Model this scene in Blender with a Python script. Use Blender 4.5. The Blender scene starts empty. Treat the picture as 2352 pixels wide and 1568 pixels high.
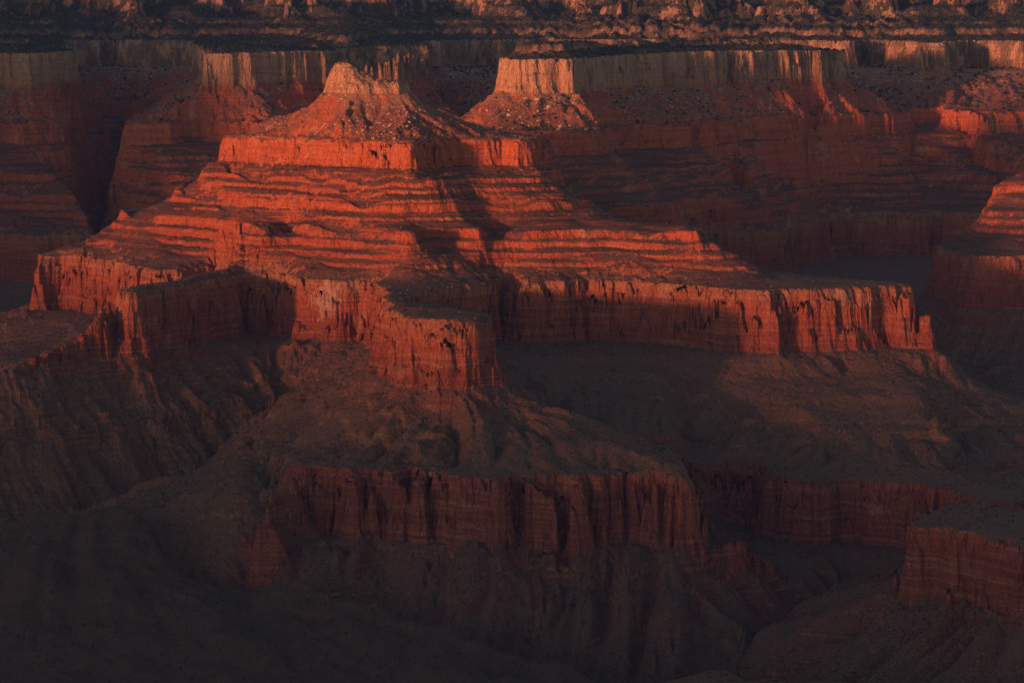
import bpy, math, time
import numpy as np
T0 = time.time()
def log(*a): print('[%.1fs]' % (time.time()-T0), *a)

# ------------------------------------------------------------------ camera
SC = bpy.context.scene
FPX, HY, CX, CAMZ = 6500.0, 130.0, 1176.0, 2150.0      # focal length, eye-level row, centre column in a 2352 px wide picture
cam_d = bpy.data.cameras.new('camera')
cam = bpy.data.objects.new('camera', cam_d)
SC.collection.objects.link(cam)
SC.camera = cam
cam.location = (0, 0, CAMZ)
cam.rotation_euler = (math.radians(90), 0, 0)
cam_d.sensor_width = 36.0
cam_d.lens = 36.0*FPX/2352.0
cam_d.shift_y = -(784.0-HY)/2352.0
cam_d.clip_start = 10.0
cam_d.clip_end = 120000.0

# ------------------------------------------------------------------ light
SUN_TO = (-0.65, -0.76)                                  # horizontal direction towards the sun
SUN_EL = 2.6
wd = bpy.data.worlds.new('World'); SC.world = wd; wd.use_nodes = True
wt = wd.node_tree
for n in list(wt.nodes): wt.nodes.remove(n)
wo = wt.nodes.new('ShaderNodeOutputWorld'); wb = wt.nodes.new('ShaderNodeBackground'); ws = wt.nodes.new('ShaderNodeTexSky')
ws.sky_type = 'NISHITA'; ws.sun_disc = False
ws.sun_elevation = math.radians(SUN_EL)
ws.sun_rotation = math.atan2(SUN_TO[0], SUN_TO[1])
ws.altitude = 2100; ws.air_density = 1.0; ws.dust_density = 2.0; ws.ozone_density = 1.0
wb.inputs['Strength'].default_value = 0.15
wt.links.new(ws.outputs[0], wb.inputs[0]); wt.links.new(wb.outputs[0], wo.inputs[0])
sl = bpy.data.lights.new('sun', 'SUN'); sun = bpy.data.objects.new('sun', sl); SC.collection.objects.link(sun)
sl.energy = 3.3
sl.color = (1.0, 0.385, 0.195)
sl.angle = math.radians(3.2)
_h = math.hypot(*SUN_TO)
sun.rotation_euler = (math.radians(90-SUN_EL), 0, math.atan2(SUN_TO[0]/_h, -SUN_TO[1]/_h)*1.0)
SC.view_settings.view_transform = 'Standard'
SC.view_settings.look = 'None'
SC.view_settings.exposure = 0.95
SC.view_settings.gamma = 1.0
SC.view_settings.use_curve_mapping = False
SC.cycles.max_bounces = 4
SC.cycles.use_denoising = True

# ------------------------------------------------------------------ rock column:  W (talus-equivalent height)  ->  z
SK = np.array([(-400, 620), (0, 1020), (120, 1140), (174, 1195), (187, 1325), (200, 1337), (238, 1371), (241, 1388), (262, 1406), (265, 1418),
  (280, 1430), (283, 1440), (293, 1448), (300, 1455), (304, 1492), (306, 1497), (313, 1572), (314.5, 1576), (317, 1600), (332, 1614), (350, 1632), (351, 1639), (364, 1652), (365, 1661), (376, 1672),
  (379, 1690), (384, 1694), (386, 1698), (390, 1719), (396, 1723), (410, 1738), (411, 1743), (426, 1757), (429, 1776), (434, 1779), (435, 1785), (452, 1802),
  (453, 1808), (466, 1821), (468, 1831), (482, 1844), (483, 1848), (494, 1857), (508, 1862), (510, 1866), (512, 1881), (513.5, 1884), (516, 1907), (518, 1910), (520.5, 1925), (523, 1928), (526, 1933), (640, 2052), (652, 2155), (684, 2178), (687, 2202), (712, 2220), (714, 2232), (745, 2249),
  (757, 2292), (765, 2298), (772, 2332), (850, 2352), (1200, 2440)], float)
SW, SZ = SK[:, 0], SK[:, 1]
S2W = np.where(SW < 187, SW, SW)
S2Z = np.where(SW < 187, 1325-(187-SW)*1.0, SZ)          # the same column without the lower red cliff
def sm(x, a, b):
    t = np.clip((x-a)/(b-a), 0, 1); return t*t*(3-2*t)
def dip(y):
    return np.interp(y, [7600, 8000, 8900, 9300, 9750, 10200, 11000, 12500], [0, -5, -15, -3, 14, 14, 55, 78])
def low(x, y):
    r = np.interp(y, [5420, 5600], [-30, -65])
    return sm(x, 330, 400)*r
def mask(x, y):
    fore = sm(y-(5480-(x+500)*0.72), -60, 40)
    left = sm(x, -590, -400)
    return np.where(y > 7600, 1.0, fore*left)
def zfun(W, x, y):
    m = mask(x, y)
    z = np.interp(W, SW, SZ)*m + np.interp(W, S2W, S2Z)*(1-m)
    return z + dip(y) + low(x, y)*(1-sm(W, 240, 300))

# ------------------------------------------------------------------ guide lines (rims, crests, washes) on the plan
def px(X, d): return (X-CX)/FPX*d
LINES = []            # list of (N,3) arrays x, y, W
def Rp(W, pts, close=False):                             # a rim of the rock column seen at (column, row)
    out = []
    for X, Y in pts:
        d = 7000.0
        for _ in range(60):
            z = float(zfun(W, px(X, d), d)); d += 0.6*((CAMZ-z)*FPX/(Y-HY)-d)
        out.append((px(X, d), d, W))
    if close: out.append(out[0])
    LINES.append(np.array(out)); return out
def Dp(W, pts, close=False):                             # a rim at (column, distance)
    out = [(px(X, d), d, W) for X, d in pts]
    if close: out.append(out[0])
    LINES.append(np.array(out))
def invW(z, x, y):
    lo_, hi_ = -400.0, 1200.0
    for _ in range(40):
        mid = 0.5*(lo_+hi_)
        if float(zfun(mid, x, y)) < z: lo_ = mid
        else: hi_ = mid
    return 0.5*(lo_+hi_)
def Zp(pts):                                             # crest seen at (column, row) at a distance
    out = []
    for X, Y, d in pts:
        x = px(X, d); z = CAMZ-(Y-HY)*d/FPX
        out.append((x, d, invW(z, x, d)))
    LINES.append(np.array(out))
def Gp(pts):                                             # (column, distance, height)
    LINES.append(np.array([(px(X, d), d, invW(z, px(X, d), d)) for X, d, z in pts]))

# main butte: cap
Dp(640, [(738,7640),(758,7560),(800,7540),(870,7540),(920,7550),(946,7600),(942,7660),(880,7685),(800,7705),(750,7695)], True)
Zp([(749,192,7591),(757,163,7588),(772,145,7584),(795,139,7581),(812,148,7579),(828,166,7576),(850,178,7574),(875,190,7569),(900,189,7568),(922,183,7564),(938,196,7566)])
Zp([(749,192,7635),(757,163,7632),(772,145,7628),(795,139,7625),(812,148,7623),(828,166,7620),(850,178,7618),(875,190,7613),(900,189,7612),(922,183,7608),(938,196,7610)])
Zp([(749,192,7663),(757,163,7660),(772,145,7656),(795,139,7653),(812,148,7651),(828,166,7648),(850,178,7646),(875,190,7641),(900,189,7640),(922,183,7636),(938,196,7638)])
Zp([(738,220,7640),(690,250,7690),(620,288,7800),(560,308,7920)])
Zp([(944,224,7600),(1000,255,7640),(1060,283,7690),(1150,303,7700),(1217,314,7680)])
Zp([(938,226,7560),(944,270,7430),(950,318,7310)])
Zp([(800,226,7540),(790,262,7450),(770,300,7420)])
Zp([(860,228,7540),(868,262,7490),(850,302,7460)])
# upper red cliff
Dp(510, [(512,7930),(516,7860),(560,7700),(600,7620),(660,7560),(700,7460),(740,7410),(790,7370),(830,7345),(870,7250),(900,7260),(930,7220),(955,7200),(985,7230),(1003,7300),(1030,7380),(1070,7410),(1100,7410),
         (1150,7440),(1190,7420),(1222,7440),(1255,7500),(1268,7630),(1262,7750),(1200,7850),(1000,7930),(800,8020),(600,8100),(520,8060)], True)
# middle ledge
Dp(391, [(290,7830),(330,7770),(380,7700),(430,7610),(500,7460),(560,7340),(600,7250),(618,7195),(627,7270),(645,7340),(665,7330),(695,7240),(720,7165),(760,7130),(800,7110),(870,7050),(930,6940),(945,6950),(953,7030),(970,7080),(1010,7085),(1060,7080),(1104,7055),
   (1118,7130),(1135,7220),(1150,7170),(1170,7110),(1226,7080),(1300,7090),(1386,7080),(1450,7060),(1520,7030),(1570,7000),(1602,6960),(1610,6990),(1606,7080),(1560,7210),(1450,7420),(1300,7700),(1200,7900),(900,8060),(600,8190),(350,8180),(285,8000)], True)
# Redwall rim
Rp(317, [(106,590),(130,589),(172,588),(216,592),(262,600),(283,605),(300,613),(340,618),(400,620),(450,617),(500,613),(540,616),(546,620),(530,624),(500,628),(440,635),(385,646),(340,653),(300,660),(283,666),
   (284,672),(300,672),(328,668),(384,660),(430,652),(472,645),(532,635),(546,631),(560,628),(590,630),(624,631),(700,640),(760,646),(824,645),(860,649),(882,657),(897,684),(905,698),(916,710),(930,717),(962,730),(1000,733),(1038,734),(1095,729),
   (1122,726),(1122,718),(1086,711),(1026,702),(962,695),(940,691),(938,684),(955,678),(985,670),(1000,662),(1046,656),(1106,650),(1118,642),(1135,639),(1160,646),(1186,648),(1266,646),(1346,642),(1406,646),(1506,648),(1600,656),(1651,663),
   (1700,665),(1755,667),(1772,668),(1780,663),(1811,664),(1870,664),(1931,662),(2011,659),(2060,656),(2084,660),(2088,654),(2070,648),(2051,645),(1950,640),(1880,634),(1811,631),(1760,630)])
Dp(317, [(1760,7150),(1720,7230),(1600,7400),(1450,7620),(1330,7850),(1200,8000),(900,8250),(600,8330),(350,8280),(150,8120),(104,7900),(106,7780)])
# plateau crests
Gp([(150,7900,1612),(230,7850,1640),(300,7860,1690)])
Gp([(150,7900,1612),(230,7760,1606)])
Gp([(300,6650,1603),(400,6850,1606),(500,7110,1608),(560,7200,1625)])
Gp([(905,6520,1604),(925,6300,1603),(960,6120,1606),(1040,6080,1606),(1100,6060,1603)])
Gp([(1690,6900,1640),(1780,6900,1612),(1880,6880,1609),(1980,6860,1608),(2060,6860,1603)])
Zp([(1606,548,6990),(1640,566,6960),(1690,592,6960),(1740,620,7000)])
# B wing end descending in steps
Zp([(283,668,6640),(240,700,6600),(226,724,6560),(165,765,6500),(100,803,6420),(50,840,6360),(0,872,6300),(-150,940,6150)])
Zp([(85,735,7660),(40,760,7600),(0,780,7560),(-150,840,7450)])
# talus ridge G
Zp([(762,848,6790),(700,898,6620),(640,944,6450),(580,990,6300),(500,1048,6120),(440,1074,6010),(400,1094,5920),(340,1124,5800),(300,1144,5730),(272,1151,5650)])
# gully left of it
Zp([(690,888,6810),(620,948,6700),(545,1004,6560),(440,1090,6400),(300,1200,6200),(100,1262,6000),(-150,1300,5850)])
# nose C ridge right
Zp([(1165,898,5990),(1215,930,5950),(1330,1000,5850),(1456,1040,5700),(1526,1074,5600),(1570,1096,5530)])
Zp([(1190,905,6400),(1250,960,6300),(1330,1012,6180),(1456,1048,6110),(1560,1062,6190)])
# spurs under right wall
Zp([(1776,858,6560),(1800,905,6450),(1850,950,6330),(1900,1010,6200)])
Zp([(2100,682,6780),(2128,708,6750),(2152,745,6720),(2160,800,6700),(2180,820,6690),(2235,870,6660),(2300,903,6700),(2352,915,6760),(2500,935,6850)])
Zp([(1930,842,6640),(1955,920,6420),(1985,1000,6230)])
Zp([(2100,845,6650),(2130,930,6420),(2160,1010,6220),(2175,1060,6080)])
Zp([(2440,950,6600),(2400,1000,6420),(2352,1060,6250),(2290,1105,6120)])
Zp([(2200,1000,6420),(2215,1060,6220),(2200,1100,6050)])
# lower red cliff rim
Rp(187, [(600,1106),(650,1080),(705,1064),(750,1070),(800,1076),(850,1082),(860,1074),(880,1078),(940,1086),(968,1092),(980,1080),(1000,1084),(1060,1094),(1100,1099),(1160,1106),(1175,1096),(1195,1090),(1225,1094),(1291,1102),(1340,1098),(1350,1086),(1391,1091),(1400,1096),
   (1420,1082),(1450,1080),(1476,1091),(1500,1096),(1512,1086),(1540,1094),(1560,1104),(1580,1107)])
Dp(187, [(1586,5530),(1584,5620),(1570,5850),(1575,6060),(1601,6180),(1676,6200),(1730,6150),(1766,6040),(1820,5950),(1876,5930),(1930,5970),(1976,5980),(2050,5930),(2126,5890),(2190,5810),(2240,5700),(2276,5650),(2352,5660),(2500,5640)])
Zp([(595,1110,5640),(560,1140,5600),(530,1170,5580)])
Zp([(1600,1225,5500),(1640,1228,5560),(1700,1258,5600),(1776,1293,5640),(1841,1338,5650)])
# talus crests under the lower cliff
Zp([(1290,1262,5560),(1300,1330,5440),(1330,1400,5340),(1400,1470,5250),(1480,1520,5180)])
Zp([(1490,1262,5500),(1560,1330,5420),(1620,1400,5350),(1650,1470,5260)])
Zp([(930,1240,5570),(950,1310,5470),(960,1390,5390)])
Zp([(730,1215,5600),(640,1280,5540),(560,1330,5500)])
# washes
Zp([(1660,1568,5150),(1690,1515,5230),(1730,1475,5330),(1800,1425,5500),(1870,1372,5660),(1950,1328,5760),(2010,1302,5780)])
Gp([(2010,5780,1108),(2150,5640,1140),(2300,5550,1150),(2600,5500,1160)])
Gp([(340,5620,1225),(375,5570,1160),(430,5500,1122),(550,5460,1098),(700,5420,1083),(850,5380,1066),(950,5340,1052),(1040,5250,1035),(1150,5200,1020),(1290,5150,1008),(1500,5110,1000),(1660,5140,998)])
# foreground ridge crest
Zp([(-300,1330,5300),(0,1235,5450),(100,1190,5500),(180,1164,5530),(255,1150,5560),(300,1157,5540),(348,1185,5500),(362,1235,5460),(380,1290,5400),(430,1330,5350),(550,1375,5300),(700,1405,5250),(850,1430,5200),(950,1445,5150),(1010,1475,5080),(1060,1520,5020),(1150,1548,4960),(1290,1568,4900)])
Zp([(-300,1568,4800),(0,1568,4800),(150,1480,4950),(300,1568,4850),(450,1500,4990),(600,1568,4880),(750,1520,5000),(900,1568,4930),(1100,1575,4880)])
Gp([(-900,3800,1000),(600,3800,1000),(2000,3800,1000),(3400,3800,1000)])
Gp([(1290,4900,1045),(1450,4950,1010),(1600,5000,1000)])
# right foreground butte
Rp(187, [(2096,1200),(2130,1204),(2176,1207),(2200,1216),(2251,1226),(2300,1230),(2352,1240),(2600,1255)])
Rp(187, [(2096,1198),(2097,1190),(2110,1182),(2140,1174),(2216,1157),(2290,1165),(2352,1176),(2600,1176)])
Gp([(2120,5210,1297),(2220,5260,1301),(2352,5180,1300),(2600,5150,1300)])
Zp([(1750,1568,5080),(1900,1568,4960),(2100,1568,4880),(2352,1568,4800),(2700,1568,4780)])
# valleys behind the main butte
Gp([(930,8620,1440),(1150,8180,1440),(1250,8100,1430),(1450,7880,1400),(1600,7850,1330),(1750,8050,1280),(1950,8350,1240),(2080,7800,1220),(2200,7250,1200),(2400,7020,1190),(2700,6950,1180)])
Gp([(930,8620,1440),(600,8600,1420),(300,8560,1400),(150,8560,1380),(0,8350,1350),(-200,8200,1330),(-500,8150,1320)])
Gp([(1950,8350,1240),(2060,8720,1330),(2200,8950,1400),(2400,9000,1450),(2700,9000,1500)])
# mesa K
Dp(640, [(1158,8960),(1163,8890),(1200,8870),(1260,8880),(1325,8880),(1335,8960),(1350,9020),(1395,9160),(1440,9330),(1500,9480),(1560,9600),(1640,9680),(1720,9760),(1800,9880),(1860,9960),(1900,10050),(1928,10200),(1910,10400),(1750,10450),(1500,10300),(1300,9950),(1180,9500),(1152,9200)], True)
Dp(685, [(1193,9120),(1198,9020),(1240,8990),(1292,9000),(1300,9080),(1330,9220),(1400,9450),(1520,9800),(1560,9990),(1700,10080),(1860,10080)])
Zp([(1220,116,9180),(1250,112,9200),(1285,96,9250),(1340,99,9350),(1400,116,9500),(1470,112,9700),(1540,120,9850),(1600,107,10000),(1720,103,10100),(1820,102,10150),(1860,112,10100)])
Zp([(1158,214,8950),(1110,250,8850),(1068,284,8800)])
Zp([(1260,215,8870),(1262,262,8740),(1270,300,8660)])
Zp([(1330,214,8880),(1358,262,8760),(1362,298,8700)])
Zp([(1500,196,9470),(1560,245,9350),(1640,283,9270)])
Zp([(1905,194,10050),(1950,245,10090),(2000,262,10150),(2068,274,10210)])
Dp(512, [(1068,8700),(1180,8580),(1300,8590),(1372,8640),(1384,8800),(1400,9000),(1460,9080),(1560,9220),(1640,9380),(1682,9420),(1690,9560),(1740,9620),(1790,9680),(1830,9720),(1852,9780),(1862,9900),(1875,9930),(1890,9880),(1990,10030),(2072,10170),(2086,10300),(2110,10420),(2160,10450),(2200,10300),(2260,10150),(2352,10250),(2700,10150)])
Dp(512, [(1068,8700),(1050,9100),(1060,9700),(1040,10300),(1000,10700),(960,10500),(900,10100),(820,9850),(760,9700),(680,9550),(640,9380),(615,9300),(560,9360),(450,9450),(420,9420),(412,9320),(330,9310),(290,9330),(283,9500),(330,9800),(340,10300),(300,10900),(230,10900),(195,10300),(185,9800),(150,9480),(80,9350),(0,9300),(-400,9300)])
Dp(396, [(1080,8500),(1200,8380),(1400,8300),(1480,8330),(1540,8360),(1550,8500),(1562,8800),(1600,8980),(1680,9050)])
Zp([(1682,293,9480),(1700,340,9400),(1719,384,9310),(1738,430,9200),(1760,472,9110)])
Zp([(1868,306,9890),(1852,370,9740),(1825,430,9600),(1815,480,9300)])
Zp([(2040,330,10130),(2064,358,10040),(2075,400,9950),(2097,440,9870),(2118,465,9820)])
Zp([(2092,345,10230),(2104,400,10020),(2132,455,9880)])
Zp([(2080,276,10290),(2130,325,10190),(2187,350,10090),(2235,385,9970),(2285,420,9850),(2340,470,9700)])
Zp([(2200,330,10330),(2250,375,10130),(2310,420,9900),(2400,460,9800)])
Zp([(2240,250,10400),(2275,318,10080),(2310,345,10000),(2360,378,9900),(2500,410,9800)])
Dp(391, [(1680,9330),(1712,9240),(1742,9220),(1758,9350),(1790,9620),(1830,9640),(1880,9800),(1930,9880),(1990,9920),(2050,9920),(2076,9900),(2084,9960),(2094,10110),(2102,10110),(2116,10030),(2160,10020),(2210,10000),(2262,9930),(2285,9980),(2300,10060),(2330,10050),(2400,9990)])
Dp(317, [(1150,8260),(1300,8200),(1500,8120),(1570,8230),(1590,8600),(1640,9000),(1700,9040),(1790,9050),(1806,9250),(1845,9420),(1919,9640),(1928,9740),(2000,9720),(2123,9700),(2132,9790),(2171,9740),(2230,9720),(2280,9700),(2352,9650),(2600,9600)])
Dp(317, [(1150,8260),(1060,8450),(1020,8800),(1000,9300),(985,9700),(950,9700),(900,9300),(840,9100),(700,8950),(480,8870),(300,8900),(240,9080),(262,9500),(255,9800),(225,9800),(205,9400),(212,9050),(188,8940),(160,8960),(80,8920),(0,8980),(-400,8960)])
Gp([(930,8620,1440),(965,9000,1480),(970,9500,1560)])
Gp([(150,8560,1380),(200,8850,1440),(232,9300,1500),(240,9700,1570)])
Gp([(240,9800,1600),(262,10300,1760),(270,10800,1900)])
Gp([(1290,10600,1975),(1500,10700,1985),(1800,10650,1985),(1980,10450,1975)])
# butte H
Dp(317, [(2163,8594),(2152,8350),(2180,8150),(2215,8000),(2231,7860),(2300,7830),(2352,7850),(2600,7820)])
Dp(317, [(2163,8594),(2190,8700),(2300,8780),(2600,8800)])
Dp(396, [(2268,8330),(2275,8220),(2352,8180),(2600,8150)])
Dp(396, [(2268,8330),(2300,8450),(2400,8560),(2600,8600)])
Zp([(2280,432,8330),(2297,420,8370),(2352,388,8400),(2600,300,8400)])
# promontory J, ridge L
Dp(640, [(470,9500),(500,9470),(560,9520),(640,9620),(720,9720),(800,9820),(890,9900),(940,10100),(960,10500),(1000,11000),(1080,11500),(1150,11350),(1250,11650),(1400,11450),(1560,11550),(1700,11250),(1850,11150),(1900,10980),(1960,11000),(1990,11250),(2050,11100),(2096,10850),(2110,10780),(2168,10780),(2178,11050),(2260,11100),(2352,10980),(2700,10900)])
Dp(640, [(470,9500),(464,9700),(475,10200),(450,10900),(400,11150),(250,11350),(150,11150),(160,10500),(165,9850),(150,9620),(60,9460),(0,9500),(-400,9520)])
Zp([(490,121,9560),(505,108,9700),(530,100,9820),(640,96,10150),(800,92,10450),(900,84,10900)])
Zp([(470,195,9490),(400,235,9430),(340,265,9390),(310,274,9360)])
Zp([(560,200,9510),(595,250,9400),(612,284,9330)])
Zp([(0,350,9230),(30,368,9200),(125,410,9130),(180,455,9040),(205,500,8980)])
Zp([(-300,90,9900),(0,82,9950),(60,90,9900),(100,100,10000),(120,100,10600)])
Zp([(370,330,9230),(400,400,9100),(440,470,8960)])
# north rim
Dp(745, [(-400,11800),(0,11900),(50,11600),(90,11650),(180,12100),(285,11750),(300,11450),(330,11480),(345,11900),(420,12100),(520,11950),(600,12000),(640,11550),(665,11450),(700,11500),(720,11800),(800,12050),(900,11900),(960,12150),(1050,12350),(1150,12100),(1250,12250),(1400,11850),(1440,11800),(1500,12050),
   (1570,11750),(1620,11750),(1650,12150),(1680,11850),(1760,11700),(1860,11600),(1900,11750),(1950,11650),(2050,11600),(2110,11850),(2160,11650),(2220,11900),(2290,11700),(2352,11750),(2700,11600)])
Dp(850, [(-400,12500),(1000,12900),(2700,12500)])
Dp(940, [(-500,14200),(1100,14200),(2800,14200)])

# ------------------------------------------------------------------ solve the smooth field
GX0, GX1, GY0, GY1, GC = -2700.0, 3100.0, 3300.0, 14400.0, 10.0
nx, ny = int((GX1-GX0)/GC)+1, int((GY1-GY0)/GC)+1
def raster(cell, nxx, nyy):
    s = np.zeros(nxx*nyy); c = np.zeros(nxx*nyy)
    for L in LINES:
        for a, b in zip(L[:-1], L[1:]):
            n = max(2, int(math.hypot(b[0]-a[0], b[1]-a[1])/(cell*0.4))+1)
            p = a[None, :]+(b-a)[None, :]*np.linspace(0, 1, n)[:, None]
            i = np.rint((p[:, 0]-GX0)/cell).astype(int); j = np.rint((p[:, 1]-GY0)/cell).astype(int)
            ok = (i >= 0) & (i < nxx) & (j >= 0) & (j < nyy)
            k = j[ok]*nxx+i[ok]
            np.add.at(s, k, p[ok, 2]); np.add.at(c, k, 1)
    m = c > 0; s[m] /= c[m]
    return s.reshape(nyy, nxx), m.reshape(nyy, nxx)
def relax(U, V, M, n):
    V = V.astype(np.float32); U = U.astype(np.float32)
    for _ in range(n):
        P = np.pad(U, 1, mode='edge')
        U = 0.25*(P[:-2, 1:-1]+P[2:, 1:-1]+P[1:-1, :-2]+P[1:-1, 2:])
        U[M] = V[M]
    return U
def solve(levels):
  U = None
  for cell, it in levels:
      a, b = int((GX1-GX0)/cell)+1, int((GY1-GY0)/cell)+1
      V, M = raster(cell, a, b)
      if U is None: U = np.full((b, a), float(V[M].mean()))
      else:
          ii = np.clip(np.arange(a)*cell/pc, 0, U.shape[1]-1.001); jj = np.clip(np.arange(b)*cell/pc, 0, U.shape[0]-1.001)
          i0 = ii.astype(int); j0 = jj.astype(int); fi = ii-i0; fj = (jj-j0)[:, None]
          r = U[:, i0]*(1-fi)+U[:, i0+1]*fi
          U = r[j0]*(1-fj)+r[j0+1]*fj
      U[M] = V[M]
      U = relax(U, V, M, it); pc = cell
  return U.astype(np.float32)
# cliff rims get a foot (or a brink) a fixed distance down (or up) the fall line, so that the cliffs stand steep everywhere
U0 = solve(((160, 500), (80, 300), (40, 200)))
def usamp(x, y):
    i = int(round(min(max((x-GX0)/40.0, 0), U0.shape[1]-1))); j = int(round(min(max((y-GY0)/40.0, 0), U0.shape[0]-1))); return float(U0[j, i])
EXTRA = []
for L in LINES:
    w = L[0, 2]
    if not np.allclose(L[:, 2], w): continue
    spec = {187: (174, 25, -1), 317: (300, 27, -1), 640: (654, 15, 1), 512: (527, 20, 1), 510: (527, 24, 1), 391: (385, 8, -1), 745: (773, 26, 1), 685: (688, 8, 1)}.get(int(w))
    if not spec or (w == 640 and abs(L[:, 1].mean()-7610) < 90): continue
    w2, off, up = spec
    seg = L[1:, :2]-L[:-1, :2]; ln = np.maximum(np.linalg.norm(seg, axis=1), 1e-6); nr = np.stack([-seg[:, 1], seg[:, 0]], 1)/ln[:, None]
    mid = 0.5*(L[1:, :2]+L[:-1, :2])
    sg = np.array([np.sign(usamp(*(m+n*70))-usamp(*(m-n*70))) for m, n in zip(mid, nr)])
    nr = nr*np.where(sg == 0, 1, sg)[:, None]*up
    A = L[:-1].copy(); B = L[1:].copy()
    vn = np.zeros((len(L), 2)); vn[:-1] += nr; vn[1:] += nr
    if np.allclose(L[0, :2], L[-1, :2]): vn[0] += nr[-1]; vn[-1] += nr[0]
    q = np.linalg.norm(vn, axis=1); vn = vn/np.maximum(q, .6)[:, None]
    N = L.copy(); N[:, :2] += vn*off; N[:, 2] = w2
    EXTRA.append(N)
LINES += EXTRA
WG = solve(((160, 500), (80, 300), (40, 200), (20, 140), (10, 90)))
log('field solved', WG.shape)

# ------------------------------------------------------------------ sampling and noise
def bil(G, x, y, x0, y0, c):
    fx = np.clip((x-x0)/c, 0, G.shape[1]-1.01); fy = np.clip((y-y0)/c, 0, G.shape[0]-1.01)
    i = fx.astype(np.int32); j = fy.astype(np.int32); fx = (fx-i).astype(np.float32); fy = (fy-j).astype(np.float32)
    w = G.shape[1]; k = j*w+i; g = G.ravel()
    return (g[k]*(1-fx)+g[k+1]*fx)*(1-fy)+(g[k+w]*(1-fx)+g[k+w+1]*fx)*fy
def bsp(G, x, y, x0, y0, c):
    fx = np.clip((x-x0)/c, 1, G.shape[1]-3.01); fy = np.clip((y-y0)/c, 1, G.shape[0]-3.01)
    i = fx.astype(np.int32); j = fy.astype(np.int32); u = (fx-i).astype(np.float32); v = (fy-j).astype(np.float32)
    def w4(t): return ((1-t)**3/6, (3*t**3-6*t*t+4)/6, (-3*t**3+3*t*t+3*t+1)/6, t**3/6)
    wu, wv = w4(u), w4(v); w = G.shape[1]; g = G.ravel(); k = (j-1)*w+(i-1); o = 0
    for b in range(4):
        r = g[k]*wu[0]+g[k+1]*wu[1]+g[k+2]*wu[2]+g[k+3]*wu[3]
        o = o+r*wv[b]; k = k+w
    return o
rs = np.random.RandomState(11)
PERM = rs.permutation(4096).astype(np.int32)
ANG = rs.rand(4096)*2*np.pi
GRX, GRY = np.cos(ANG).astype(np.float32), np.sin(ANG).astype(np.float32)
def pn(x, y, s, seed=0):
    x = x/s+seed*17.31; y = y/s+seed*31.77
    xi = np.floor(x); yi = np.floor(y); fx = (x-xi).astype(np.float32); fy = (y-yi).astype(np.float32)
    xi = xi.astype(np.int32); yi = yi.astype(np.int32)
    def g(a, b, dx, dy):
        h = PERM[(PERM[a & 4095]+b) & 4095]
        return GRX[h]*dx+GRY[h]*dy
    u = fx*fx*fx*(fx*(fx*6-15)+10); v = fy*fy*fy*(fy*(fy*6-15)+10)
    a = g(xi, yi, fx, fy); b = g(xi+1, yi, fx-1, fy); c = g(xi, yi+1, fx, fy-1); d = g(xi+1, yi+1, fx-1, fy-1)
    return ((a+(b-a)*u)+((c+(d-c)*u)-(a+(b-a)*u))*v)*1.5
def fbm(x, y, s, o, seed=0, gain=0.5):
    r = 0; a = 1.0
    for k in range(o): r = r+a*pn(x, y, s, seed+k*3.7); a *= gain; s *= 0.47
    return r
# downslope streaks (gullies that follow the fall line)
LC = 7.0
lx = np.arange(GX0, GX1, LC); ly = np.arange(4300.0, GY1, LC)
LXX, LYY = np.meshgrid(lx.astype(np.float32), ly.astype(np.float32))
Wb = WG.copy()
for _ in range(6):
    P = np.pad(Wb, 1, mode='edge'); Wb = (P[:-2, 1:-1]+P[2:, 1:-1]+P[1:-1, :-2]+P[1:-1, 2:]+4*Wb)/8
gy, gx = np.gradient(Wb, GC)
gm = np.hypot(gx, gy)+1e-4
DX = bil((gx/gm).astype(np.float32), LXX, LYY, GX0, GY0, GC); DY = bil((gy/gm).astype(np.float32), LXX, LYY, GX0, GY0, GC)
GMG = bil(gm.astype(np.float32), LXX, LYY, GX0, GY0, GC)
def lic(base, n, step):
    acc = base.copy(); wsum = 1.0
    for sg in (-1, 1):
        qx, qy = LXX.copy(), LYY.copy()
        for k in range(n):
            dx = bil(DX, qx, qy, lx[0], ly[0], LC); dy = bil(DY, qx, qy, lx[0], ly[0], LC)
            qx = qx+sg*dx*step; qy = qy+sg*dy*step
            wt_ = 0.5+0.5*math.cos(math.pi*(k+1)/(n+1))
            acc += wt_*bil(base, qx, qy, lx[0], ly[0], LC); wsum += wt_
    return (acc/wsum).astype(np.float32)
l1 = lic(fbm(LXX, LYY, 75, 1, 5)+0.5*fbm(LXX, LYY, 45, 1, 6), 14, 16.0)
l2 = lic(fbm(LXX, LYY, 34, 1, 7)+0.7*fbm(LXX, LYY, 19, 1, 9), 14, 10.0)
l0 = lic(fbm(LXX, LYY, 170, 2, 3), 15, 22.0); l0 /= l0.std()
l1 /= l1.std(); l2 /= l2.std()
def ridge(v): return 1-np.minimum(np.abs(v)*1.1, 2.0)      # sharp crests between broad hollows
L0 = (-ridge(l0)).astype(np.float32); L1 = (-ridge(l1)).astype(np.float32); L2 = (-ridge(l2)).astype(np.float32)
log('streaks')

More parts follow.
